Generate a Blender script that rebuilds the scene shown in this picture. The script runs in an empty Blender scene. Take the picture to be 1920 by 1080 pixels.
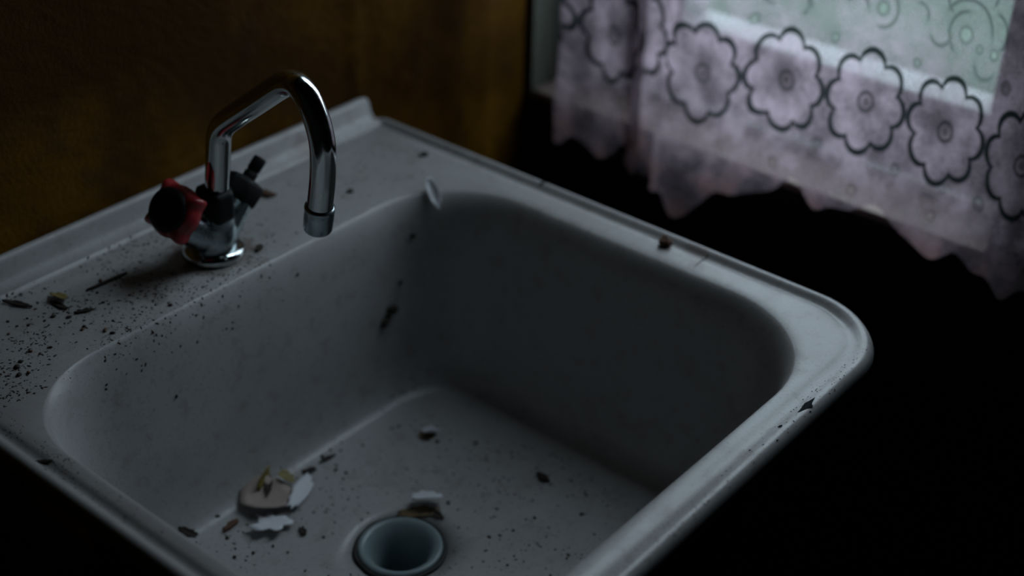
import bpy, bmesh, math, random
from mathutils import Vector, Matrix, noise
from mathutils.bvhtree import BVHTree
random.seed(7)
C = bpy.context.scene.collection
S = bpy.context.scene
PI = math.pi

# ------------------------------------------------------------------ camera
cam = bpy.data.cameras.new('camera'); co = bpy.data.objects.new('camera', cam); C.objects.link(co)
RX = Vector((0.6418186226, -0.7666245396, 0.0188592397))
RY = Vector((0.3991163492, 0.3549379917, 0.8454141955))
RZ = Vector((-0.6548091290, -0.5350755436, 0.5337782004))
M4 = Matrix((RX, RY, RZ)).transposed().to_4x4()
M4.translation = Vector((-0.795337, -0.800560, 0.532689))
co.matrix_world = M4
cam.sensor_width = 36; cam.lens = 50; cam.clip_start = .02
cam.dof.use_dof = True; cam.dof.focus_distance = 0.90; cam.dof.aperture_fstop = 3.0
S.camera = co

# ------------------------------------------------------------------ daylight
w = bpy.data.worlds.new('overcast_sky'); S.world = w; w.use_nodes = True
nt = w.node_tree; bg = nt.nodes['Background']
bg.inputs['Color'].default_value = (0.77, 0.87, 1.0, 1); bg.inputs['Strength'].default_value = 12.0
pl = bpy.data.lights.new('window_portal', 'AREA'); pl.shape = 'RECTANGLE'; pl.size = 1.54; pl.size_y = .5
pl.cycles.is_portal = True
po = bpy.data.objects.new('window_portal', pl); C.objects.link(po)
po.location = (0.345, -0.235, 0.70); po.rotation_euler = (0, PI/2, 0)     # faces the room
vs = S.view_settings
vs.view_transform = 'Standard'; vs.look = 'None'; vs.gamma = 1; vs.use_curve_mapping = False
vs.exposure = -0.55

# ------------------------------------------------------------------ node helper
class NG:
    def __init__(s, name):
        s.m = bpy.data.materials.new(name); s.m.use_nodes = True
        s.t = s.m.node_tree; s.n = s.t.nodes; s.n.clear(); s.out = s.n.new('ShaderNodeOutputMaterial')
    def node(s, kind, **kw):
        n = s.n.new(kind)
        for k, v in kw.items(): setattr(n, k, v)
        return n
    def link(s, a, b): s.t.links.new(a, b)
    def put(s, sock, v):
        if isinstance(v, bpy.types.NodeSocket): s.link(v, sock)
        else: sock.default_value = v
    def math(s, op, a, b=0.0, c=0.0, clamp=False):
        n = s.node('ShaderNodeMath', operation=op, use_clamp=clamp)
        s.put(n.inputs[0], a); s.put(n.inputs[1], b); s.put(n.inputs[2], c)
        return n.outputs[0]
    def smooth(s, x, lo, hi):
        n = s.node('ShaderNodeMapRange', interpolation_type='SMOOTHSTEP')
        s.put(n.inputs[0], x); n.inputs[1].default_value = lo; n.inputs[2].default_value = hi
        return n.outputs[0]
    def noise(s, vec, scale, detail=4, rough=.55):
        n = s.node('ShaderNodeTexNoise'); n.inputs['Scale'].default_value = scale
        n.inputs['Detail'].default_value = detail; n.inputs['Roughness'].default_value = rough
        if vec is not None: s.link(vec, n.inputs['Vector'])
        return n.outputs['Fac']
    def vor(s, vec, scale):
        n = s.node('ShaderNodeTexVoronoi'); n.inputs['Scale'].default_value = scale
        if vec is not None: s.link(vec, n.inputs['Vector'])
        return n
    def mix(s, f, a, b):
        n = s.node('ShaderNodeMix', data_type='RGBA')
        s.put(n.inputs[0], f); s.put(n.inputs[6], a); s.put(n.inputs[7], b)
        return n.outputs[2]
    def bump(s, h, strength, dist):
        n = s.node('ShaderNodeBump'); n.inputs['Strength'].default_value = strength; n.inputs['Distance'].default_value = dist
        s.link(h, n.inputs['Height']); return n.outputs['Normal']
    def pos(s): return s.node('ShaderNodeNewGeometry').outputs['Position']
    def obj(s): return s.node('ShaderNodeTexCoord').outputs['Object']
    def bsdf(s, col, rough=.5, metal=0., normal=None, spec=.5, coat=0.):
        b = s.node('ShaderNodeBsdfPrincipled')
        s.put(b.inputs['Base Color'], col); s.put(b.inputs['Roughness'], rough); s.put(b.inputs['Metallic'], metal)
        b.inputs['Specular IOR Level'].default_value = spec; b.inputs['Coat Weight'].default_value = coat
        if normal is not None: s.link(normal, b.inputs['Normal'])
        return b
    def done(s, b): s.link(b.outputs[0], s.out.inputs[0]); return s.m

def c4(r, g, b): return (r, g, b, 1)

def simple(name, col, rough=.6, metal=0., nscale=60, namt=.25, bumpd=.0003, spec=.5, coat=0.):
    g = NG(name); o = g.obj(); n = g.noise(o, nscale)
    dark = tuple(x*(1-namt) for x in col[:3]) + (1,)
    c = g.mix(n, dark, c4(*col[:3]))
    return g.done(g.bsdf(c, rough, metal, g.bump(g.noise(o, nscale*2.5), .6, bumpd), spec, coat))

# enamel: off-white, worn, rust tint, fine grime
def enamel():
    g = NG('worn_white_enamel'); p = g.pos()
    n1 = g.noise(p, 9, 5); n2 = g.noise(p, 70, 6, .65); n3 = g.noise(p, 420, 3, .6)
    base = g.mix(g.smooth(n1, .35, .7), c4(.38, .38, .38), c4(.315, .31, .31))
    base = g.mix(g.math('MULTIPLY', g.smooth(n2, .50, .72), .42), base, c4(.21, .18, .165))
    base = g.mix(g.math('MULTIPLY', g.smooth(n3, .55, .70), .30), base, c4(.12, .10, .085))
    # rust run on the right rim and at the flange, shaped stains; the last spot paints in the faucet's shadow
    def spot(x, y, r, k, col, base):
        v = g.node('ShaderNodeVectorMath', operation='DISTANCE'); g.link(p, v.inputs[0]); v.inputs[1].default_value = (x, y, 0)
        d = g.math('ADD', v.outputs['Value'], g.math('MULTIPLY', g.math('SUBTRACT', n2, .5), r*2.2))
        return g.mix(g.math('MULTIPLY', g.math('SUBTRACT', 1.0, g.smooth(d, r*.5, r)), k), base, col)
    base = spot(-.0185, -.312, .007, .8, c4(.16, .09, .06), base)
    base = spot(-.026, -.345, .010, .45, c4(.19, .14, .13), base)
    base = spot(-.012, -.335, .012, .45, c4(.19, .14, .13), base)
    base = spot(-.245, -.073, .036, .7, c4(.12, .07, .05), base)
    base = spot(-.095, .003, .016, .5, c4(.2, .12, .09), base)
    base = spot(-.305, -.070, .030, .45, c4(.10, .075, .06), base)  # mild dark stain that paints the faucet's cast shadow into the deck colour
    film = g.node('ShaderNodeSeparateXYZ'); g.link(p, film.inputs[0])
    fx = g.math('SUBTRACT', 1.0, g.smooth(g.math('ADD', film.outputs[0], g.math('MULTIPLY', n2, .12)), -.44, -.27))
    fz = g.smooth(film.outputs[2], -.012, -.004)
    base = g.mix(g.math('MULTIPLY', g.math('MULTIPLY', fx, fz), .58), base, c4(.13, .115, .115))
    rough = g.math('ADD', .26, g.math('MULTIPLY', n2, .22))
    nor = g.bump(g.math('ADD', n3, g.math('MULTIPLY', n2, .6)), .12, .0008)
    return g.done(g.bsdf(base, rough, 0, nor, .5))

def chrome(name='old_chrome', col=(.50, .54, .54), rough=.07):
    g = NG(name); o = g.obj()
    n = g.noise(o, 45, 5); n2 = g.noise(o, 300, 3)
    r = g.math('ADD', rough, g.math('MULTIPLY', g.smooth(n, .45, .75), .16))
    c = g.mix(g.smooth(n2, .62, .8), c4(*col), c4(.30, .30, .28))
    return g.done(g.bsdf(c, r, 1.0, g.bump(n2, .08, .0003)))

def wallpaint():
    g = NG('ochre_wall_paint'); p = g.pos()
    n1 = g.noise(p, 3.2, 6, .6); n2 = g.noise(p, 28, 6, .6); n3 = g.noise(p, 110, 4)
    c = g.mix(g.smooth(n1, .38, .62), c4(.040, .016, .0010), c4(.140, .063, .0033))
    c = g.mix(g.math('MULTIPLY', g.smooth(n2, .52, .74), .55), c, c4(.032, .015, .006))
    h = g.math('ADD', g.math('MULTIPLY', n2, 1.0), g.math('MULTIPLY', n3, .35))
    return g.done(g.bsdf(c, .62, 0, g.bump(h, .55, .004), .08))

M = dict(
    enamel=enamel(), chrome=chrome(), dull=chrome('tarnished_chrome', (.36, .43, .45), .24), wall=wallpaint(),
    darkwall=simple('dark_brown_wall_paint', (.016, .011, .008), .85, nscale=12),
    casing=simple('grey_green_window_paint', (.10, .105, .085), .6, nscale=25),
    sill=simple('old_cream_sill_paint', (.26, .19, .17), .55, nscale=30),
    lit_band=simple('lit_band_white', (.78, .80, .80), .5, nscale=30),  # far brighter than the frame: daylight on the sill put into the colour
    frame=simple('white_window_paint', (.22, .235, .23), .5, nscale=30),
    black=simple('black_plastic', (.008, .008, .009), .5, nscale=80, spec=.15),
    red=simple('red_plastic', (.30, .016, .020), .38, nscale=80, namt=.35),
    rubber=simple('dark_gasket', (.02, .018, .016), .7),
    porc=simple('blue_grey_drain_enamel', (.22, .29, .31), .32, nscale=90),
    soot=simple('black_pipe_grime', (.01, .01, .01), .7),
    floor=simple('dark_floor_boards', (.02, .015, .011), .7, nscale=8),
    ceil=simple('grey_ceiling_plaster', (.05, .045, .04), .9, nscale=8),
    plaster=simple('dim_plaster', (.02, .016, .012), .9, nscale=8),
    crumb=simple('dark_brown_crumb', (.035, .022, .015), .85, nscale=300, namt=.6),
    rustcrumb=simple('rusty_crumb', (.12, .055, .03), .85, nscale=300, namt=.5),
    white=simple('white_paint_flake', (.72, .73, .78), .55, nscale=200),
    beige=simple('beige_shell', (.36, .285, .25), .6, nscale=160),
    yellow=simple('yellowed_flake', (.25, .19, .04), .6, nscale=160, namt=.45),
    under=simple('brown_flake_underside', (.16, .11, .05), .8, nscale=160),
    grass=simple('pale_spring_grass', (.028, .050, .032), .9, nscale=3, namt=.5),
    leaf=simple('hedge_leaves', (.016, .03, .015), .8, nscale=5, namt=.6),
    chip=simple('exposed_dark_iron', (.006, .012, .015), .85, nscale=200, spec=.1),
)
g = NG('window_glass')
tr = g.node('ShaderNodeBsdfTransparent'); tr.inputs[0].default_value = c4(.93, .97, .96)
gl = g.node('ShaderNodeBsdfGlossy'); gl.inputs['Roughness'].default_value = .05
mx = g.node('ShaderNodeMixShader'); mx.inputs[0].default_value = .06
g.link(tr.outputs[0], mx.inputs[1]); g.link(gl.outputs[0], mx.inputs[2]); g.link(mx.outputs[0], g.out.inputs[0])
M['glass'] = g.m

# lace curtain: u = flower number along the band, v = height in flower heights
def lace():
    g = NG('white_lace')
    uv = g.node('ShaderNodeUVMap').outputs[0]
    sep = g.node('ShaderNodeSeparateXYZ'); g.link(uv, sep.inputs[0]); U, V = sep.outputs[0], sep.outputs[1]
    fu = g.math('SUBTRACT', g.math('FRACT', g.math('ADD', U, .5)), .5)
    r = g.math('SQRT', g.math('ADD', g.math('POWER', g.math('ABSOLUTE', fu), 2), g.math('POWER', g.math('ABSOLUTE', g.math('MULTIPLY', V, .95)), 2)))
    th = g.math('ARCTAN2', V, fu)
    ph = g.math('SUBTRACT', g.math('FRACT', g.math('ADD', g.math('DIVIDE', th, PI/4), .5 + 8.05)), .5)
    ph = g.math('MULTIPLY', ph, PI/4)
    D, RHO = .325, .147
    edge = g.math('ADD', g.math('MULTIPLY', g.math('COSINE', ph), D),
                  g.math('SQRT', g.math('SUBTRACT', RHO*RHO, g.math('POWER', g.math('ABSOLUTE', g.math('MULTIPLY', g.math('SINE', ph), D)), 2))))
    dist = g.math('ABSOLUTE', g.math('SUBTRACT', r, edge))
    outline = g.math('SUBTRACT', 1.0, g.smooth(dist, .020, .040))
    inside = g.math('SUBTRACT', 1.0, g.smooth(g.math('SUBTRACT', r, edge), -.02, .02))
    petal = g.math('MULTIPLY', g.smooth(g.math('ABSOLUTE', ph), .27, .38), g.math('MULTIPLY', g.smooth(r, .12, .2), inside))
    cring = g.math('SUBTRACT', 1.0, g.smooth(g.math('ABSOLUTE', g.math('SUBTRACT', r, .085)), .008, .03))
    chole = g.math('SUBTRACT', 1.0, g.smooth(r, .03, .055))
    # link knots between flowers
    ku = g.math('SUBTRACT', g.math('FRACT', U), .5)
    kr = g.math('SQRT', g.math('ADD', g.math('POWER', g.math('ABSOLUTE', ku), 2), g.math('POWER', g.math('ABSOLUTE', V), 2)))
    knot = g.math('SUBTRACT', 1.0, g.smooth(kr, .02, .05))
    # eyelets and swirls above and below the band
    eye = None; hole = None
    for (a, b, s) in [(4.03, .88, .06), (2.57, .57, .05), (3.53, .54, .04), (5.02, .89, .075), (5.20, .80, .03), (5.38, .80, .045), (4.52, .50, .035), (3.49, -.50, .05), (2.97, -.86, .045),
                      (4.50, -.53, .05), (5.57, -.52, .06), (5.6, .58, .05), (.15, -.70, .05), (4.03, -.85, .045), (5.05, -.80, .045), (2.3, -.70, .04)]:
        d = g.math('SQRT', g.math('ADD', g.math('POWER', g.math('ABSOLUTE', g.math('SUBTRACT', U, a)), 2), g.math('POWER', g.math('ABSOLUTE', g.math('SUBTRACT', V, b)), 2)))
        e = g.math('SUBTRACT', 1.0, g.smooth(g.math('ABSOLUTE', g.math('SUBTRACT', d, s)), .008, .03))
        h = g.math('SUBTRACT', 1.0, g.smooth(d, s*.5, s*.9))
        eye = e if eye is None else g.math('MAXIMUM', eye, e)
        hole = h if hole is None else g.math('MAXIMUM', hole, h)
    # partial rings of scrollwork around the eyelets of the upper net
    scroll = None
    for (a, b, rad, dx, dy) in [(5.02, .89, .20, -1, .3), (5.02, .89, .30, .2, 1), (4.72, .85, .13, .3, -1), (5.33, .98, .16, 1, .3), (5.30, .68, .12, -.2, -1), (4.86, 1.16, .12, -1, 0),
                                (4.03, .88, .17, 1, -.4), (3.74, .84, .12, .2, 1), (3.30, .86, .14, -1, .5), (3.05, .76, .10, 1, 0), (5.15, 1.28, .15, 1, 1), (4.45, .92, .10, .5, .5), (2.75, .82, .11, -1, -.3)]:
        ex = g.math('SUBTRACT', U, a); ey = g.math('SUBTRACT', V, b)
        d = g.math('SQRT', g.math('ADD', g.math('POWER', g.math('ABSOLUTE', ex), 2), g.math('POWER', g.math('ABSOLUTE', ey), 2)))
        side = g.smooth(g.math('ADD', g.math('MULTIPLY', ex, dx), g.math('MULTIPLY', ey, dy)), -rad*.25, rad*.55)
        e = g.math('MULTIPLY', g.math('SUBTRACT', 1.0, g.smooth(g.math('ABSOLUTE', g.math('SUBTRACT', d, rad)), .010, .032)), side)
        scroll = e if scroll is None else g.math('MAXIMUM', scroll, e)
    above = g.smooth(V, .42, .80)
    net = g.noise(uv, 26, 2)
    vv = g.vor(uv, 30).outputs['Distance']
    # coverage
    below = g.math('SUBTRACT', 1.0, g.smooth(V, -.65, -.45))
    band = g.math('MULTIPLY', g.math('SUBTRACT', 1.0, above), 1.0)
    a = g.math('ADD', .48, g.math('MULTIPLY', band, .19))
    a = g.math('ADD', a, g.math('MULTIPLY', g.math('SUBTRACT', net, .5), .5))
    cloud = g.noise(uv, 2.2, 5, .65); a = g.math('ADD', a, g.math('MULTIPLY', g.math('SUBTRACT', cloud, .5), g.math('ADD', .75, g.math('MULTIPLY', below, .8))))
    a = g.math('ADD', a, g.math('MULTIPLY', inside, .06))
    a = g.math('ADD', a, g.math('MULTIPLY', petal, .06))
    a = g.math('SUBTRACT', a, g.math('MULTIPLY', g.math('MULTIPLY', hole, 1.0), .35))
    a = g.math('SUBTRACT', a, g.math('MULTIPLY', chole, .4))
    thick = g.math('MAXIMUM', outline, g.math('MULTIPLY', cring, .75))
    thick = g.math('MAXIMUM', thick, g.math('MULTIPLY', eye, .6))
    thick = g.math('MAXIMUM', thick, g.math('MULTIPLY', knot, .6))
    thick = g.math('MAXIMUM', thick, g.math('MULTIPLY', scroll, .70))
    a = g.math('MAXIMUM', a, g.math('MULTIPLY', thick, .97), clamp=True)
    a = g.math('MINIMUM', a, 1.0)
    dif = g.node('ShaderNodeBsdfDiffuse'); tl = g.node('ShaderNodeBsdfTranslucent')
    dif.inputs[0].default_value = c4(.72, .66, .72)
    # uneven weave and a reddish fade painted towards the hem, where backlight is blocked
    weave = g.math('ADD', .50, g.math('MULTIPLY', g.smooth(cloud, .34, .66), .58))
    core = g.math('MULTIPLY', inside, g.math('SUBTRACT', 1.0, g.smooth(r, .05, .33)))
    weave = g.math('MULTIPLY', weave, g.math('SUBTRACT', 1.0, g.math('MULTIPLY', core, .28)))
    hem = g.math('MULTIPLY', g.math('SUBTRACT', 1.0, g.smooth(V, -1.25, -.75)), g.smooth(cloud, .40, .58))
    fabric = g.mix(hem, c4(.40, .31, .36), c4(.28, .17, .17))
    shade = g.node('ShaderNodeVectorMath', operation='SCALE'); g.link(fabric, shade.inputs[0]); g.link(weave, shade.inputs['Scale'])
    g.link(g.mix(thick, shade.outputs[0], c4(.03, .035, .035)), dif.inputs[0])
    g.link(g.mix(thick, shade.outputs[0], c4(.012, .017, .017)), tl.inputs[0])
    m1 = g.node('ShaderNodeMixShader'); m1.inputs[0].default_value = .55
    g.link(dif.outputs[0], m1.inputs[1]); g.link(tl.outputs[0], m1.inputs[2])
    tp = g.node('ShaderNodeBsdfTransparent')
    m2 = g.node('ShaderNodeMixShader'); g.link(a, m2.inputs[0]); g.link(tp.outputs[0], m2.inputs[1]); g.link(m1.outputs[0], m2.inputs[2])
    g.link(m2.outputs[0], g.out.inputs[0])
    return g.m
M['lace'] = lace()

# ------------------------------------------------------------------ mesh helpers
def link(name, bm, mat, parent=None, loc=(0, 0, 0), rot=None, smooth=True, kind=None, label=None, cat=None, group=None):
    me = bpy.data.meshes.new(name); bmesh.ops.recalc_face_normals(bm, faces=bm.faces); bm.to_mesh(me); bm.free()
    for m in (mat if isinstance(mat, (list, tuple)) else [mat]): me.materials.append(m)
    if smooth:
        for p in me.polygons: p.use_smooth = True
    o = bpy.data.objects.new(name, me); C.objects.link(o); o.location = loc
    if rot is not None: o.rotation_euler = rot
    if parent: o.parent = parent
    if kind: o['kind'] = kind
    if label: o['label'] = label
    if cat: o['category'] = cat
    if group: o['group'] = group
    return o
def empty(name, loc, label, cat, group=None):
    o = bpy.data.objects.new(name, None); C.objects.link(o); o.location = loc; o.empty_display_size = .05
    o['label'] = label; o['category'] = cat
    if group: o['group'] = group
    return o
def box(bm, x0, x1, y0, y1, z0, z1, bev=0.):
    r = bmesh.ops.create_cube(bm, size=1); vs_ = r['verts']
    for v in vs_: v.co = Vector(((x0+x1)/2 + v.co.x*(x1-x0), (y0+y1)/2 + v.co.y*(y1-y0), (z0+z1)/2 + v.co.z*(z1-z0)))
    if bev:
        es = list({e for v in vs_ for e in v.link_edges})
        bmesh.ops.bevel(bm, geom=es, offset=bev, segments=2, affect='EDGES', profile=.5)
def frame_for(d):
    d = d.normalized(); up = Vector((0, 0, 1)) if abs(d.z) < .9 else Vector((1, 0, 0))
    a = d.cross(up).normalized(); return a, a.cross(d).normalized()
def lathe(bm, prof, origin=(0, 0, 0), axis=(0, 0, 1), n=40, cap0=True, cap1=True, shape=None):
    ax = Vector(axis).normalized(); a, b = frame_for(ax); O = Vector(origin); rings = []
    for r, h in prof:
        rings.append([bm.verts.new(O + ax*h + (a*math.cos(t) + b*math.sin(t))*r*(shape(t) if shape else 1)) for t in [2*PI*k/n for k in range(n)]])
    for i in range(len(rings)-1):
        for k in range(n): bm.faces.new((rings[i][k], rings[i][(k+1) % n], rings[i+1][(k+1) % n], rings[i+1][k]))
    if cap0: bm.faces.new(rings[0])
    if cap1: bm.faces.new(rings[-1])
def spline(pts, per=8):
    out = []; P = [Vector(p) for p in pts]; P = [P[0]*2-P[1]] + P + [P[-1]*2-P[-2]]
    for i in range(1, len(P)-2):
        for k in range(per):
            t = k/per; a, b, c, d = P[i-1], P[i], P[i+1], P[i+2]
            out.append(.5*((2*b) + (c-a)*t + (2*a-5*b+4*c-d)*t*t + (3*b-a-3*c+d)*t**3))
    out.append(P[-2]); return out
def tube(bm, pts, rad, n=28, cap=True):
    rings = []; a = None
    for i, p in enumerate(pts):
        d = (pts[min(i+1, len(pts)-1)] - pts[max(i-1, 0)]).normalized()
        if a is None: a, _ = frame_for(d)
        a = (a - d*a.dot(d)).normalized(); b = d.cross(a)
        r = rad(i/(len(pts)-1)) if callable(rad) else rad
        rings.append([bm.verts.new(p + (a*math.cos(2*PI*k/n) + b*math.sin(2*PI*k/n))*r) for k in range(n)])
    for i in range(len(rings)-1):
        for k in range(n): bm.faces.new((rings[i][k], rings[i][(k+1) % n], rings[i+1][(k+1) % n], rings[i+1][k]))
    if cap: bm.faces.new(rings[0]); bm.faces.new(rings[-1])

# ------------------------------------------------------------------ room shell
WY, WX = 0.010, 0.212          # back wall face, window wall face
ZF, ZC = -0.86, 1.85
XL, YF = -2.3, -2.7
# back wall with hanging wallpaper-like strips
bm = bmesh.new(); xs = []; x = XL
while x < 0.2125: xs.append(x); x += .006 if x > -.8 else .03
xs.append(WX + .0015); zs = [ZF + (ZC-ZF)*k/160 for k in range(161)]
def wy(x, z):
    d = 0
    for sx, amp in ((-.018, .0040), (-.52, .002), (.155, .0018)):
        q = x - sx - .004*math.sin(z*9)
        d += amp*math.exp(-(q/.006)**2) + (amp*.45 if 0 < q < .10 else 0)*math.sin(min(1, q/.10)*PI)
    d += .0022*(noise.noise(Vector((x*9, z*6, 3)))+.4)
    return WY + .004 - max(0, min(.004, d))
grid = [[bm.verts.new((x, wy(x, z), z)) for z in zs] for x in xs]
for i in range(len(xs)-1):
    for j in range(len(zs)-1): bm.faces.new((grid[i][j], grid[i+1][j], grid[i+1][j+1], grid[i][j+1]))
link('wall_back', bm, M['wall'], kind='structure')
bm = bmesh.new(); box(bm, XL-.1, WX+.2, WY+.006, WY+.16, ZF, ZC); link('wall_back_core', bm, M['plaster'], kind='structure', smooth=False)
# window wall in four blocks round the opening
OY0, OY1, OZ0, OZ1, DX = -.47, 0.0035, -0.048, 1.45, 0.17
bm = bmesh.new()
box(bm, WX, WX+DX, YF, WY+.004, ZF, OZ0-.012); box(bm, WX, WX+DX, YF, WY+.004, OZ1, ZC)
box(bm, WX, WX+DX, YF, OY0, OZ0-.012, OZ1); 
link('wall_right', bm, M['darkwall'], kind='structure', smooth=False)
bm = bmesh.new(); box(bm, XL-.1, XL, YF, WY, ZF, ZC); link('wall_left', bm, M['plaster'], kind='structure', smooth=False)
bm = bmesh.new(); box(bm, XL-.1, WX+DX, YF-.1, YF, ZF, ZC); link('wall_front', bm, M['plaster'], kind='structure', smooth=False)
bm = bmesh.new(); box(bm, XL-.1, WX+DX, YF-.1, WY+.16, ZF-.1, ZF); link('floor', bm, M['floor'], kind='structure', smooth=False)
bm = bmesh.new(); box(bm, XL-.1, WX+DX, YF-.1, WY+.16, ZC, ZC+.1); link('ceiling', bm, M['ceil'], kind='structure', smooth=False)
# window: frame (structure) with panes
win = bpy.data.objects.new('window_1', None); C.objects.link(win); win['kind'] = 'structure'; win.location = (.30, -.7, .6)
def wobj(name, bm, mat, **k):
    o = link(name, bm, mat, smooth=False, **k); o.parent = win; o.matrix_parent_inverse = Matrix.Translation(-win.location); return o
FX0, FX1 = .290, .335
bm = bmesh.new()
box(bm, FX0, FX1, OY0, OY1, OZ0, .031, .004); box(bm, FX0, FX1, OY0, OY1, OZ1-.05, OZ1, .004)
box(bm, FX0, FX1, OY1-.118, OY1, .031, OZ1-.05, .004); box(bm, FX0, FX1, OY0, OY0+.05, .031, OZ1-.05, .004)
wobj('window_frame', bm, M['frame'])
for a, b in ((-.42, -.1145),):
    bm = bmesh.new(); box(bm, .311, .314, a-.004, b+.004, .028, OZ1-.046); wobj('pane', bm, M['glass'])
bm = bmesh.new(); box(bm, .2122, FX0+.02, OY0+.002, OY1-.002, OZ0-.009, OZ0, .002); wobj('window_sill', bm, M['sill'])
bm = bmesh.new(); box(bm, .268, FX0+.001, OY0+.001, OY1-.001, OZ0, OZ0+.010, .002); wobj('lit_sill_strip', bm, M['lit_band'])  # added strip, its bright white stands for the lit band along the sill
# painted lining of the window reveal beside the room corner
bm = bmesh.new(); box(bm, WX+.001, FX1+.04, OY1, WY+.008, OZ0-.02, OZ1, 0)
link('trim_1', bm, M['casing'], kind='structure', smooth=False)

# outside
bm = bmesh.new(); box(bm, .6, 14, -12, 12, -1.35, -1.25); link('ground', bm, M['grass'], kind='structure', smooth=False)
bm = bmesh.new()
bmesh.ops.create_grid(bm, x_segments=90, y_segments=24, size=.5)
for v in bm.verts:
    y, z = v.co.x*16, (v.co.y+.5)*1.5
    v.co = Vector((6.5 + .5*noise.noise(Vector((y*.8, z, 0))) - .9*math.sin(PI*(v.co.y+.5)), y, -1.25 + z*(1+.15*noise.noise(Vector((y, 1, 5))))))
r = bmesh.ops.extrude_face_region(bm, geom=bm.faces[:])
for e in r['geom']:
    if isinstance(e, bmesh.types.BMVert): e.co.x += 1.2
link('hedge', bm, M['leaf'], label='blurred green hedge outside the window beyond the grass', cat='hedge')

# ------------------------------------------------------------------ sink
def rrect(x0, x1, y0, y1, rad, ns=26, nc=14):
    """rad order: back-left, back-right, front-right, front-left ; clockwise seen from above, fixed topology"""
    bl, br, fr, fl = rad; P = []
    def arc(cx, cy, r, a0):
        for k in range(nc): t = a0 - (PI/2)*k/nc; P.append((cx + r*math.cos(t), cy + r*math.sin(t)))
    def side(ax, ay, bx, by):
        for k in range(ns): t = k/ns; P.append((ax + (bx-ax)*t, ay + (by-ay)*t))
    arc(x0+bl, y1-bl, bl, PI); side(x0+bl, y1, x1-br, y1)
    arc(x1-br, y1-br, br, PI/2); side(x1, y1-br, x1, y0+fr)
    arc(x1-fr, y0+fr, fr, 0); side(x1-fr, y0, x0+fl, y0)
    arc(x0+fl, y0+fl, fl, -PI/2); side(x0, y0+fl, x0, y1-bl)
    return P
OUT = (-.479, 0, -.5005, .0005); ORAD = (.012, .012, .066, .066)
INN = (-.4540, -.037, -.4710, -.109); IRAD = (.075, .078, .088, .085)
BOT = (-.425, -.088, -.446, -.150); BRAD = (.06, .06, .06, .06)
def outset(box_, rads, d): # positive d shrinks
    x0, x1, y0, y1 = box_; return rrect(x0+d, x1-d, y0+d*1.4, y1-d, [max(.003, r-d) for r in rads])
rings = []
def ring(P, z):   # the groove is shallower along the front
    def zz(y):
        k = max(0, min(1, (-.455 - y)/.02))
        return z if z > -.001 or z < -.0046 or len(rings) < 8 else z*(1-k) + (-.0012 + (z+.0012)*.35)*k
    rings.append([(p[0], p[1], zz(p[1])) for p in P])
for d, z in ((.0050, -.0150), (.0020, -.0155), (.0005, -.0140), (-.0002, -.0100), (0, -.0060), (.0010, -.0030), (.0024, -.0008), (.0045, 0), (.0066, -.0006), (.0086, -.0022),
             (.0105, -.0040), (.0125, -.0043), (.0145, -.0034)):
    ring(outset(OUT, ORAD, d), z)
O1 = outset(OUT, ORAD, .0158); I0 = rrect(*INN, IRAD)
def lerp(A, B, t): return [(a[0]+(b[0]-a[0])*t, a[1]+(b[1]-a[1])*t) for a, b in zip(A, B)]
ring(O1, -.0026)
for t in (.25, .5, .75): ring(lerp(O1, I0, t), -.0024)
ring(I0, -.0028)
B0 = rrect(*BOT, BRAD)
# wall curve: from rim over a roll, down a slightly raked wall, into the fillet
prof = [(.03, -.0034), (.07, -.0052), (.12, -.0085), (.17, -.0135), (.215, -.020), (.25, -.029), (.285, -.041), (.35, -.066), (.42, -.091), (.49, -.113), (.545, -.1300),
        (.61, -.1405), (.69, -.1500), (.78, -.1565), (.88, -.1605), (1.0, -.1622)]
for t, z in prof: ring(lerp(I0, B0, t), z)
DC = (-.2555, -.2620); DR = .0318
for t in (.15, .3, .45, .6, .75, .88, 1.0):
    P = []
    for p in B0:
        a = math.atan2(p[1]-DC[1], p[0]-DC[0]); q = (DC[0]+DR*math.cos(a), DC[1]+DR*math.sin(a))
        P.append((p[0]+(q[0]-p[0])*t, p[1]+(q[1]-p[1])*t))
    ring(P, -.162 - .006*t - (.0015 if t == 1.0 else 0))
def inner_bm():
    bm = bmesh.new(); R_ = [[bm.verts.new(c) for c in r] for r in rings]; n = len(R_[0])
    for i in range(len(R_)-1):
        for k in range(n): bm.faces.new((R_[i][k], R_[i][(k+1) % n], R_[i+1][(k+1) % n], R_[i+1][k]))
    return bm
sink = empty('sink', (-.24, -.25, -.17), 'white enamel kitchen sink with dirty flaking basin, fixed to the ochre wall', 'sink')
def sobj(name, bm, mat, **k):
    o = link(name, bm, mat, **k); o.parent = sink; o.matrix_parent_inverse = Matrix.Translation(-sink.location); return o
ibm = inner_bm(); bmesh.ops.recalc_face_normals(ibm, faces=ibm.faces)
bvh = BVHTree.FromBMesh(ibm)
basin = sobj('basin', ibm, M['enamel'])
basin.data.materials.append(M['soot']); md = basin.modifiers.new('sheet', 'SOLIDIFY'); md.thickness = .0022; md.offset = -1; md.material_offset = 1
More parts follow.
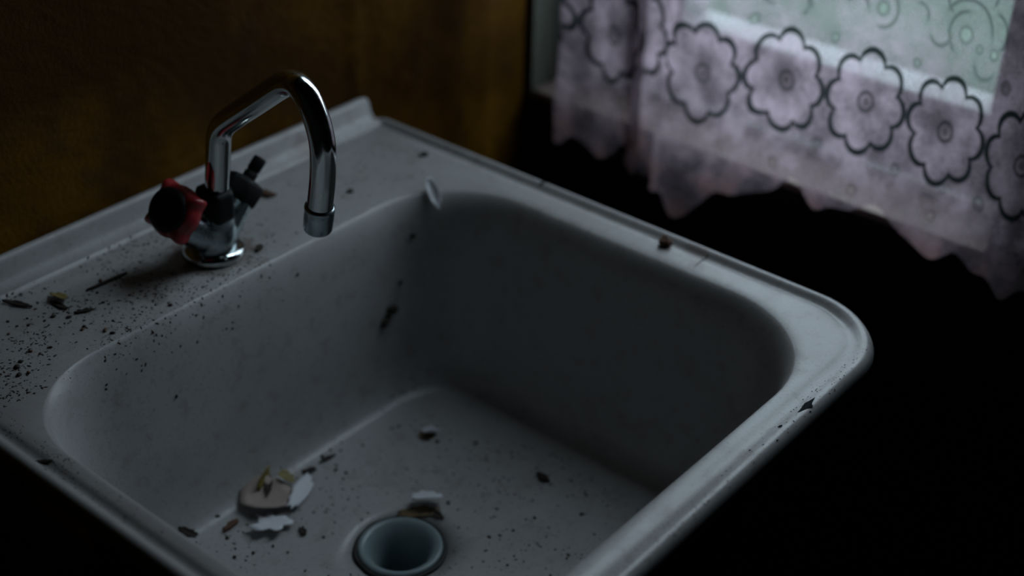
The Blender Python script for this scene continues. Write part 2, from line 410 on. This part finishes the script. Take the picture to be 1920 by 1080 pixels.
# raised flange along the wall
bm = bmesh.new(); prof2 = [(.0094, -.012), (.0096, .0165), (.0080, .0188), (.0050, .0190), (.0030, .0178), (.0016, .0150), (-.0004, .0070), (-.0028, .0035), (-.0070, .0006), (-.0085, -.0045)]
nseg = 60; rr = []
for i in range(nseg+1):
    x = -.479 + i*(.479-.0125)/nseg; k = 1.0
    if i == nseg: k = .93
    rr.append([bm.verts.new((x, y, z*k if z > 0 else z)) for y, z in prof2])
for i in range(nseg):
    for j in range(len(prof2)-1): bm.faces.new((rr[i][j], rr[i+1][j], rr[i+1][j+1], rr[i][j+1]))
bm.faces.new(rr[0]); bm.faces.new(list(reversed(rr[-1])))
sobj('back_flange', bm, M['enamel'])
# chipped enamel patches on the front rim and elsewhere (thin bare spots)
def patch(pts, name='enamel_chip', label=None, mat='chip', lift=.00025):
    bm = bmesh.new(); n = len(pts)*6; P = []
    for (a, b) in zip(pts, pts[1:]+pts[:1]):
        for k in range(6): P.append((a[0]+(b[0]-a[0])*k/6, a[1]+(b[1]-a[1])*k/6))
    mx = sum(p[0] for p in P)/n; my = sum(p[1] for p in P)/n; rows = []
    def drop(x, y):
        h = bvh.ray_cast(Vector((x, y, .1)), Vector((0, 0, -1))); return bm.verts.new(h[0] + Vector((0, 0, lift)))
    c0 = drop(mx, my)
    for q in (.2, .4, .6, .8, 1.0): rows.append([drop(mx+(x-mx)*q, my+(y-my)*q) for x, y in P])
    for k in range(n):
        bm.faces.new((c0, rows[0][k], rows[0][(k+1) % n]))
        for i in range(4): bm.faces.new((rows[i][k], rows[i+1][k], rows[i+1][(k+1) % n], rows[i][(k+1) % n]))
    return sobj(name, bm, M[mat], smooth=False, label=label)
import itertools
cx, cy = -.1250, -.4935
patch([(-0.1132, -0.4919), (-0.12088, -0.4938), (-0.12385, -0.4963), (-0.12796, -0.49412), (-0.1350, -0.49154), (-0.12921, -0.49095), (-0.1223, -0.48961), (-0.1181, -0.4910)], label='dark diamond-shaped chip in the enamel')
for x, y, s in ((-.1535, -.4905, .0022), (-.185, -.4885, .0011), (-.167, -.4965, .001), (-.1765, -.4925, .0009), (-.128, -.497, .0009)):
    patch([(x+s*math.cos(a)*random.uniform(.7, 1.5), y+s*.6*math.sin(a)) for a in [k*PI/3 for k in range(6)]])
patch([(-.0085, -.3425), (-.018, -.3434), (-.0300, -.3446), (-.0300, -.3452), (-.018, -.3442), (-.0085, -.3433)], 'crack', 'thin dark crack across the right rim')
patch([(-.0012, -.1832), (-.0075, -.1826), (-.0085, -.1850), (-.0012, -.1862)])
# drain
bm = bmesh.new(); zc = -.168
lathe(bm, [(.0302, zc-.012), (.0306, zc+.0006), (.0304, zc+.0022), (.0290, zc+.0032), (.0266, zc+.0026), (.0236, zc+.0002), (.0208, zc-.0045), (.0188, zc-.011), (.0172, zc-.019), (.0165, zc-.032), (.0165, zc-.09)],
      (DC[0], DC[1], 0), n=64, cap0=False, cap1=False)
dr = sobj('drain', bm, M['porc'], label='blue-grey funnel-shaped drain fitting')
bm = bmesh.new(); lathe(bm, [(.0334, zc-.0012), (.0336, zc+.0006), (.0322, zc+.0012), (.0303, zc+.0008), (.0303, zc-.004)], (DC[0], DC[1], 0), n=64, cap0=False, cap1=False,
    shape=lambda t: 1+.010*math.sin(t*5)+.006*math.sin(t*11))
g_ = link('gasket', bm, M['rubber']); g_.parent = dr
bm = bmesh.new(); P = spline([(DC[0], DC[1], zc-.02), (DC[0], DC[1], -.36), (DC[0], DC[1]+.005, -.44), (DC[0], DC[1]+.05, -.49), (DC[0], DC[1]+.10, -.45), (DC[0], DC[1]+.13, -.40), (DC[0], DC[1]+.20, -.385), (DC[0], WY+.02, -.385)])
tube(bm, P, .020, cap=False); sobj('waste_pipe', bm, M['soot'])
for x in (-.40, -.08):
    bm = bmesh.new(); box(bm, x-.014, x+.014, -.30, WY+.003, -.200, -.190, .001); box(bm, x-.014, x+.014, WY-.006, WY+.004, -.34, -.036, .001)
    box(bm, x-.003, x+.003, -.30, WY, -.215, -.2, 0)
    box(bm, x-.014, x+.014, -.30, -.288, -.200, -.165, .001)
    sobj('wall_bracket', bm, M['soot'], smooth=False)

# ------------------------------------------------------------------ faucet
FXc, FYc = -.2475, -.0725
fau = empty('faucet', (FXc, FYc, -.0024), 'chrome gooseneck mixer faucet with one red handle on the sink deck', 'faucet')
def fobj(name, bm, mat, parent=fau, **k):
    o = link(name, bm, mat, **k); o.parent = parent; o.matrix_parent_inverse = Matrix.Translation(-fau.location); return o
AX = {s: Vector((s*.76, 0, .65)).normalized() for s in (-1, 1)}
bm = bmesh.new()
def solid_lathe(*a, **k): lathe(bm, *a, **k)
solid_lathe([(.0165, .002), (.0175, .006), (.0190, .014), (.0185, .024), (.0160, .034), (.0125, .042)], (FXc, FYc, 0))
for s in (-1, 1): solid_lathe([(.0155, .0), (.0148, .015), (.0130, .028), (.0120, .036)], (FXc, FYc-.001, .0130), AX[s], n=32)
body = fobj('body', bm, M['dull'], label='dull chrome body')
rm = body.modifiers.new('fuse', 'REMESH'); rm.mode = 'VOXEL'; rm.voxel_size = .0012; rm.use_smooth_shade = True
sm = body.modifiers.new('soft', 'SMOOTH'); sm.iterations = 6; sm.factor = .6
bm = bmesh.new(); lathe(bm, [(.0222, -.0024), (.0228, .0006), (.0224, .0028), (.0215, .0046), (.0170, .0058), (.0140, .0062)], (FXc+.0005, FYc, 0), n=48); fobj('base_flange', bm, M['chrome'])
bm = bmesh.new(); hexs = lambda t: 1/ max(.9, math.cos(((t + PI/6) % (PI/3)) - PI/6))
lathe(bm, [(.0095, .029), (.0118, .031), (.0126, .034), (.0126, .050), (.0116, .053), (.0090, .054)], (FXc+.001, FYc-.004, 0), (0, -.05, 1), n=48, shape=hexs)
fobj('swivel_nut', bm, M['black'], label='black hexagonal nut under the spout')
# right valve: bare black stem where the handle is missing
bm = bmesh.new(); O = Vector((FXc, FYc, .0130))
lathe(bm, [(.0100, .030), (.0132, .0315), (.0138, .034), (.0138, .045), (.0120, .048), (.0060, .0495)], O, AX[1], n=48, shape=hexs)
hn = fobj('valve_nut', bm, M['black'])
bm = bmesh.new()
lathe(bm, [(.0050, .044), (.0050, .054), (.0042, .055), (.0046, .0565), (.0050, .0570), (.0050, .0655), (.0043, .0668), (.002, .0670)], O, AX[1], n=24, shape=lambda t: 1+.05*math.cos(t*12))
fobj('valve_stem', bm, M['black'], label='bare black stem missing its handle')
# left valve with red lobed handle
bm = bmesh.new(); lathe(bm, [(.0100, .028), (.0118, .029), (.0122, .036), (.0105, .038)], O, AX[-1], n=32); fobj('valve_nut', bm, M['dull'])
bm = bmesh.new()
AL = Vector((-.82, -.12, .56)).normalized(); OH = Vector((FXc-.0290, FYc, .0450)) - AL*.036
def handle(k0=1.0): 
    n = 80
    pr = [(.0120, .0255), (.0165, .0268), (.0188, .0300), (.0198, .0345), (.0196, .0390), (.0180, .0425), (.0150, .0445), (.0080, .0455), (.0015, .0456)]
    ax = AL; a, b = frame_for(ax); RR = []
    for i, (r, h) in enumerate(pr):
        k = max(0, min(1, (r-.009)/.008))
        row = []
        for q in range(n):
            t = 2*PI*q/n
            L = 1 + k*.27*sum(math.exp(-((((t-c+PI) % (2*PI))-PI)/.17)**2) for c in (1.0, 1.0+PI/2, 1.0+PI, 1.0-PI/2))
            row.append(bm.verts.new(OH + ax*h + (a*math.cos(t)+b*math.sin(t))*r*L*.97))
        RR.append(row)
    for i in range(len(RR)-1):
        for q in range(n): bm.faces.new((RR[i][q], RR[i][(q+1) % n], RR[i+1][(q+1) % n], RR[i+1][q]))
    bm.faces.new(RR[0]); bm.faces.new(RR[-1])
handle(); hd = fobj('handle', bm, M['red'], label='red plastic handle with four lobes')
bm = bmesh.new(); lathe(bm, [(.0162, .0420), (.0160, .0452), (.0140, .0474), (.0090, .0486), (.001, .0490)], OH, AL, n=32); o_ = fobj('handle_cap', bm, M['black']); o_.parent = hd
# spout
sp = [(-.2445, -.0795, .046), (-.2445, -.0808, .056), (-.2444, -.0835, .072), (-.2443, -.0860, .088), (-.2442, -.0884, .0985), (-.2440, -.0945, .1075), (-.2436, -.1065, .1175), (-.2429, -.1290, .1345),
      (-.2421, -.1485, .1495), (-.2418, -.1585, .1562), (-.2415, -.1675, .1582), (-.2412, -.1745, .1545), (-.2411, -.1795, .1485), (-.2408, -.1850, .1365), (-.2407, -.1878, .1240), (-.2408, -.1880, .1120), (-.2409, -.1862, .0950), (-.2410, -.1825, .0755), (-.2411, -.1815, .0715)]
bm = bmesh.new(); tube(bm, spline(sp, 6), .0087, n=36); fobj('spout', bm, M['chrome'], label='bent chrome swivel spout')
bm = bmesh.new(); e0 = Vector((-.2410, -.1824, .0745)); ad = Vector((0, .20, -.98)).normalized()
lathe(bm, [(.0090, -.0015), (.0102, -.0005), (.0103, .0012), (.0099, .0020), (.0101, .0060), (.0099, .0170), (.0092, .0183), (.0084, .0180), (.0080, .0150), (.0078, .0050)], e0, ad, n=48, cap0=False, cap1=True)
fobj('aerator', bm, M['dull'], label='collar at the spout tip')

# ------------------------------------------------------------------ curtain
ctrl = [ # x, y, u
 (.190, -.046, -.62), (.186, -.066, -.53), (.191, -.088, -.27), (.187, -.109, 0.0), (.190, -.128, .30), (.187, -.1400, .52), (.190, -.1405, .56),
 (.200, -.129, .72), (.2035, -.124, .90), (.204, -.131, 1.08), (.203, -.143, 1.29), (.202, -.156, 1.46), (.200, -.163, 1.50), (.192, -.1660, 1.52), (.188, -.1655, 1.545),
 (.186, -.176, 1.66), (.189, -.204, 2.0), (.187, -.238, 2.44), (.192, -.262, 2.75), (.190, -.284, 3.0), (.186, -.318, 3.45), (.190, -.356, 4.0), (.192, -.392, 4.52),
 (.188, -.426, 5.0), (.190, -.458, 5.5), (.186, -.490, 6.0), (.178, -.525, 6.5), (.184, -.56, 7.0), (.192, -.60, 7.6), (.186, -.64, 8.2), (.178, -.70, 9.0), (.190, -.78, 10.0), (.180, -.86, 11.0), (.191, -.93, 12.0), (.184, -.99, 13.0)]
zcen = [(-.9, .052), (0, .046), (1.2, .050), (2, .037), (3, .054), (4, .057), (5, .054), (6, .047), (7, .045), (9, .05), (20, .05)]
zbot = [(-.046, -.074), (-.052, -.074), (-.067, -.067), (-.088, -.072), (-.114, -.076), (-.124, -.062), (-.140, -.054), (-.153, -.081), (-.178, -.085), (-.193, -.099), (-.215, -.087), (-.24, -.063), (-.258, -.064), (-.299, -.034), (-.337, -.047), (-.367, -.031),
        (-.393, -.032), (-.422, -.051), (-.462, -.051), (-.498, -.063), (-.512, -.052), (-.55, -.06), (-.6, -.05), (-1.5, -.055)]
def pw(tab, x):
    if (tab[-1][0] < tab[0][0]): tab = tab[::-1]
    if x <= tab[0][0]: return tab[0][1]
    for (a, p), (b, q) in zip(tab, tab[1:]):
        if x <= b:
            t = (x-a)/(b-a); t = t*t*(3-2*t); return p+(q-p)*t
    return tab[-1][1]
path = spline([(c[0], c[1], c[2]) for c in ctrl], 9)       # third component carries u
ZT = .56; nz1, nz2 = 70, 30
bm = bmesh.new(); uvl = bm.loops.layers.uv.new('UVMap'); cols = []
for i, p in enumerate(path):
    x, y, u = p; zb = pw(zbot, y) + .0045*math.sin(u*2*PI*1.9) ; zc_ = pw(zcen, u); col = []
    if .55 < u < 1.54: zb = -.083 + .003*math.sin(u*9)
    for k in range(nz1 + nz2):
        z = zb + (.20-zb)*k/nz1 if k <= nz1 else .20 + (ZT-.20)*(k-nz1)/(nz2-1)
        low = max(0, (.03 - z)/.12)
        dx = .0075*low*math.sin(u*2.3+1.0) + .004*low*math.sin(u*6.1) + .0012*noise.noise(Vector((y*60, z*60, 0)))
        dx = min(dx, .0085) if z < 0.03 else dx
        dy = -.018*max(0, z-.1)*0
        xx = x + dx - .006*low
        if z < .05: xx = min(xx, .1975 if u < .55 or u > 1.52 else .204)
        vtx = bm.verts.new((xx, y + dy + .002*low*math.sin(z*80+u*3), z)); col.append((vtx, u, (z-zc_)/.090))
    cols.append(col)
for i in range(len(cols)-1):
    for j in range(len(cols[0])-1):
        q = (cols[i][j], cols[i+1][j], cols[i+1][j+1], cols[i][j+1])
        f = bm.faces.new([a[0] for a in q])
        for lp, a in zip(f.loops, q): lp[uvl].uv = (a[1], a[2])
cur = empty('lace_curtain', (.19, -.7, ZT), 'white lace curtain with a band of round flowers over the window', 'curtain')
o_ = link('curtain_panel', bm, M['lace']); o_.parent = cur; o_.matrix_parent_inverse = Matrix.Translation(-cur.location)
bm = bmesh.new(); tube(bm, [Vector((.19, .006, ZT+.0072)), Vector((.19, -1.02, ZT+.0072))], .007, n=16)
o_ = link('curtain_rod', bm, M['casing'], label='thin rod carrying the lace curtain across the window', cat='curtain rod')
for y in (-1.01,):
    bm = bmesh.new(); box(bm, .188, WX+.002, y-.004, y+.004, ZT-.006, ZT+.0); h_ = link('rod_hook', bm, M['casing'], smooth=False); h_.parent = o_

# ------------------------------------------------------------------ debris
def surf(x, y):
    h = bvh.ray_cast(Vector((x, y, .1)), Vector((0, 0, -1)))
    return (h[0], h[1] if h[1].z > 0 else -h[1]) if h[0] is not None else (None, None)
def flake_bm(w, l, curl, seed, th=.0006, ragged=.25):
    """irregular plate, cupped across its width, with real thickness"""
    rnd = random.Random(seed); n = 22; bm = bmesh.new(); rads = [1 + ragged*(rnd.random()-.5)*2 for _ in range(n)]
    layers = []
    for side in (0, 1):
        cen = bm.verts.new((0, 0, side*th)); rows = []
        for q in (.35, .7, 1.0):
            row = []
            for k in range(n):
                a = 2*PI*k/n; rr_ = q*(1 + (rads[k]-1)*q); x = w/2*rr_*math.cos(a); y = l/2*rr_*math.sin(a)
                z = curl*(x/(w/2))**2 * w*.5 + curl*.25*(y/(l/2))**2*l*.3 + side*th
                row.append(bm.verts.new((x, y, z)))
            rows.append(row)
        for k in range(n):
            bm.faces.new((cen, rows[0][k], rows[0][(k+1) % n]))
            for i in (0, 1): bm.faces.new((rows[i][k], rows[i+1][k], rows[i+1][(k+1) % n], rows[i][(k+1) % n]))
        layers.append(rows[2])
    for k in range(n): bm.faces.new((layers[0][k], layers[0][(k+1) % n], layers[1][(k+1) % n], layers[1][k]))
    return bm
def lay(o, x, y, rz=0, lift=0., tilt=0., tdir=0.):
    p, n = surf(x, y); q = Vector((0, 0, 1)).rotation_difference(n)
    low = min((Vector(v.co)).z for v in o.data.vertices)
    o.matrix_world = Matrix.Translation(p + n*(lift - min(0, low) + .0001)) @ (q.to_matrix().to_4x4() @ Matrix.Rotation(tdir, 4, 'Z') @ Matrix.Rotation(tilt, 4, 'X') @ Matrix.Rotation(rz-tdir, 4, 'Z'))
def flake(x, y, w, l, rz, curl, mat, label, name='paint_flake', cat='flake', lift=0., tilt=0., tdir=0., ragged=.25, seed=None, group=None, th=.0006):
    o = link(name, flake_bm(w, l, curl, seed or int(abs(x*9999)+abs(y*777)), th, ragged), M[mat], label=label, cat=cat, group=group)
    lay(o, x, y, rz, lift, tilt, tdir); return o
R = math.radians
# heap in the left of the basin floor
flake(-.2880, -.1570, .034, .040, R(-125), .38, 'beige', 'large beige curled shell piece in the basin, biggest piece of the debris heap', 'shell_fragment', 'fragment', ragged=.07, seed=6, th=.0010, lift=.002, tilt=R(6), tdir=R(50))
flake(-.2805, -.1400, .0095, .021, R(-72), .25, 'yellow', 'yellowed flake leaning on the left of the beige shell piece', lift=.006, tilt=R(30), tdir=R(40), seed=8, ragged=.2)
flake(-.2650, -.1530, .010, .014, R(-154), .3, 'yellow', 'small yellowed flake at the right end of the beige shell piece', lift=.006, tilt=R(25), tdir=R(40), seed=9)
flake(-.2795, -.1500, .0055, .018, R(-219), .5, 'crumb', 'dark brown scrap lying in the hollow of the beige shell piece', 'debris_scrap', 'debris', lift=.0052, seed=10)
flake(-.2660, -.1700, .0125, .042, R(-65), .12, 'white', 'long white paint flake right of the beige shell piece', lift=.0030, tilt=R(12), tdir=R(50), seed=12, ragged=.2)
flake(-.3030, -.1785, .023, .026, R(-139), .10, 'white', 'broad jagged white paint flake in front of the beige shell piece', lift=.0030, tilt=R(10), tdir=R(140), seed=21, ragged=.42)
flake(-.2440, -.1560, .005, .0125, R(-104), .5, 'crumb', 'dark brown sliver at the upper tip of the long white flake', 'debris_scrap', 'debris', seed=13, th=.0012)
flake(-.2251, -.1559, .0035, .0143, R(-96), .5, 'crumb', 'dark curved sliver furthest up the basin floor from the heap', 'debris_scrap', 'debris', seed=43, th=.0010)
flake(-.3235, -.1586, .0050, .0145, R(-84), .4, 'rustcrumb', 'brown twisted scrap left of the jagged white flake', 'debris_scrap', 'debris', seed=14, th=.0015)
flake(-.2920, -.2000, .0040, .0090, R(-190), .4, 'crumb', 'dark bent scrap between the jagged white flake and the drain', 'debris_scrap', 'debris', seed=44, th=.0020)
flake(-.2085, -.2445, .0140, .0235, R(-134), .35, 'white', 'white flake with brown underside behind the drain', lift=.0060, tilt=R(20), tdir=R(130), seed=16, ragged=.18)
flake(-.2190, -.2460, .0100, .0290, R(-127), .25, 'under', 'olive brown flake tucked under the white flake behind the drain', lift=.0004, tilt=R(4), seed=17)
flake(-.2130, -.2580, .006, .0135, R(-175), .5, 'crumb', 'dark scrap at the right back edge of the drain', 'debris_scrap', 'debris', seed=18)
flake(-.1490, -.1925, .0110, .0135, R(-130), .6, 'white', 'small white curled flake alone in the middle back of the basin', lift=.0024, tilt=R(15), tdir=R(150), seed=19)
flake(-.1530, -.1915, .0090, .0120, R(-150), .3, 'under', 'brown scrap beneath the lone white curled flake in the basin', 'debris_scrap', 'debris', seed=20)
flake(-.3500, -.1440, .0055, .0150, R(-142), .3, 'crumb', 'dark pointed scrap by the near left inner wall of the basin', 'debris_scrap', 'debris', seed=22, th=.0014)
flake(-.1323, -.2934, .0055, .0125, R(-183), .3, 'crumb', 'dark oblong scrap on the right side of the basin floor', 'debris_scrap', 'debris', seed=23, th=.0022)
# deck
flake(-.3580, -.0410, .009, .0165, R(-184), .25, 'yellow', 'yellow flake on the left end of the sink deck', lift=.0025, tilt=R(22), tdir=R(110), seed=24, ragged=.18)
flake(-.3625, -.0480, .004, .0150, R(-172), .3, 'crumb', 'dark sliver under the front of the yellow deck flake', 'debris_scrap', 'debris', seed=25, th=.001)
flake(-.3804, -.0260, .0035, .0205, R(-157), .5, 'crumb', 'dark curved twig scrap on the far left of the deck', 'debris_scrap', 'debris', seed=26, th=.0012)
flake(-.3552, -.0665, .0035, .0125, R(-118), .4, 'crumb', 'thin dark scrap in front of the yellow deck flake', 'debris_scrap', 'debris', seed=27, th=.001)
flake(-.3217, -.0473, .0028, .0330, R(-93), .05, 'crumb', 'long thin dark twig lying on the deck left of the faucet', 'twig', 'twig', seed=28, th=.0016, ragged=.12)
flake(-.1624, -.0337, .0065, .0150, R(-159), .3, 'rustcrumb', 'rusty chip on the deck behind the faucet spout', 'debris_scrap', 'debris', seed=29, th=.002)
flake(-.2213, -.0921, .0045, .0085, R(-72), .3, 'crumb', 'small dark crumb on the deck right of the faucet base', 'debris_scrap', 'debris', seed=30, th=.002)
flake(-.1150, -.0785, .0042, .0046, 0, .3, 'crumb', 'small dark dot of dirt in the middle of the right deck', 'debris_scrap', 'debris', seed=31, th=.0015)
flake(-.0305, -.0785, .0060, .0060, 0, .3, 'crumb', 'dark dirt dot near the back right corner of the sink rim', 'debris_scrap', 'debris', seed=32, th=.0015)
flake(-.0175, -.3110, .0080, .0085, R(30), .6, 'rustcrumb', 'rusty lump on the right rim beside the thin crack', 'debris_scrap', 'debris', seed=35, th=.0035)
flake(-.0715, -.1255, .0090, .0270, R(-205), .65, 'white', 'white curled flake hanging over the back right rim of the basin', lift=.0010, tilt=R(8), seed=33, th=.0010, ragged=.15)
flake(-.4661, -.1797, .0022, .0105, R(-144), .2, 'crumb', 'thin dark straw on the left rim near the corner', 'straw', 'straw', seed=34, th=.001)
# dirt lumps stuck on the basin wall at the back right corner
stuck = [((-.121, -.1205, -.0890), .0055), ((-.131, -.121, -.0975), .0048), ((-.126, -.121, -.0945), .0035), ((-.092, -.120, -.0335), .0028), ((-.109, -.1215, -.0690), .0024), ((-.330, -.122, -.060), .0018), ((-.2086, -.1200, -.0185), .0016)]
# countable crumbs
def crumb_bm(s, seed):
    rnd = random.Random(seed); bm = bmesh.new(); bmesh.ops.create_icosphere(bm, subdivisions=1, radius=1)
    sx, sy, sz = rnd.uniform(.7, 1.5), rnd.uniform(.6, 1.1), rnd.uniform(.3, .55)
    for v in bm.verts: v.co = Vector((v.co.x*sx, v.co.y*sy, v.co.z*sz))*s*rnd.uniform(.8, 1.15)
    return bm
crumbs = [(-.2850, -.2140, .0016), (-.2880, -.1960, .0014), (-.2260, -.1510, .0019), (-.2160, -.1500, .0017), (-.2290, -.1690, .0019), (-.2260, -.1770, .0016), (-.2110, -.1560, .0013),
          (-.1450, -.3400, .0020), (-.1520, -.2030, .0019), (-.1340, -.2270, .0018), (-.1590, -.1680, .0015), (-.2060, -.3030, .0015), (-.2000, -.3080, .0013), (-.1900, -.3120, .0014), (-.1700, -.3160, .0020), (-.2200, -.3320, .0016),
          (-.1980, -.2560, .0016), (-.1290, -.2600, .0013), (-.1210, -.3110, .0012), (-.1800, -.2880, .0012), (-.3240, -.1450, .0018), (-.3330, -.1660, .0014), (-.3360, -.1780, .0013), (-.3300, -.1900, .0015), (-.3420, -.1840, .0015), (-.3160, -.1950, .0014),
          (-.3130, -.2070, .0013), (-.1150, -.3800, .0015), (-.1560, -.3600, .0012), (-.1880, -.3600, .0014)]
k_ = 0
def crumb(x, y, s, label, group, mat='crumb'):
    global k_; k_ += 1
    o = link('dirt_crumb', crumb_bm(s, k_*13+5), M[mat], label=label, cat='crumb', group=group); lay(o, x, y, random.uniform(0, 6), lift=-s*.15); return o
def crumb_wall(x, y, z, s, label, group):
    global k_; k_ += 1
    h = bvh.find_nearest(Vector((x, y, z))); n = h[1] if h[1].dot(Vector((-.2, -.3, 0)) - h[0]) > 0 else -h[1]
    o = link('dirt_crumb', crumb_bm(s, k_*13+5), M['crumb'], label=label, cat='crumb', group=group)
    o.matrix_world = Matrix.Translation(h[0] + n*s*.25) @ Vector((0, 0, 1)).rotation_difference(n).to_matrix().to_4x4() @ Matrix.Rotation(k_, 4, 'Z')
for x, y, s in crumbs: crumb(x, y, s, 'small dark dirt crumb scattered on the floor of the basin', 'dirt crumbs on the basin floor')
for (x, y, z), s in stuck: crumb_wall(x, y, z, s, 'dark dirt lump stuck on the upper inner wall of the basin back corner', 'dirt lumps stuck on the basin wall')
rn = random.Random(3)
for i in range(46):
    x = rn.uniform(-.462, -.31); y = rn.uniform(-.112, -.010)
    if x > -.36 and rn.random() < .5: continue
    crumb(x, y, rn.uniform(.0011, .0022), 'small dark dirt crumb strewn over the left deck of the sink', 'dirt crumbs on the left deck', rn.choice(('crumb', 'crumb', 'rustcrumb')))
# uncountable fine dirt
bm = bmesh.new(); rn = random.Random(11)
def speck(x, y, s):
    p, n = surf(x, y)
    if p is None: return
    q = Vector((0, 0, 1)).rotation_difference(n); a0 = rn.uniform(0, 6); el = rn.uniform(1, 2.2)
    top = bm.verts.new(p + n*s*.6); rg = []
    for k in range(5):
        a = a0 + k*2*PI/5; v = Vector((math.cos(a)*s*el, math.sin(a)*s, 0)); v.rotate(Matrix.Rotation(a0*3, 3, 'Z')); v.rotate(q); rg.append(bm.verts.new(p + v + n*.00005))
    for k in range(5): bm.faces.new((top, rg[k], rg[(k+1) % 5]))
i = 0
while i < 6500:
    r_ = rn.random()
    if r_ < .42: # left deck
        x = -.472 + .25*rn.random()**1.5; y = rn.uniform(-.12, -.008)
    elif r_ < .62: # left rim
        x = rn.uniform(-.472, -.455); y = rn.uniform(-.36, -.07)
        if rn.random() < (-.14-y)/.16: continue
    elif r_ < .90:
        x = rn.uniform(-.41, -.10); y = rn.uniform(-.43, -.14)
    elif r_ < .95: x = rn.uniform(-.22, -.02); y = rn.uniform(-.105, -.012)
    else: x = rn.uniform(-.33, -.03); y = rn.uniform(-.498, -.486)
    if (x-DC[0])**2+(y-DC[1])**2 < .038**2 or (x-FXc)**2+(y-FYc)**2 < .025**2: continue
    nz = noise.noise(Vector((x*28, y*28, 1.7)))
    if nz < rn.uniform(-.5, .35): continue
    s = .00022 + .00075*rn.random()**3
    if y < -.47 or x < -.452: s *= .55
    speck(x, y, s); i += 1
link('dirt_specks', bm, M['crumb'], kind='stuff', label='fine dark dirt and rust specks peppered over the whole enamel sink', cat='dirt', smooth=False)
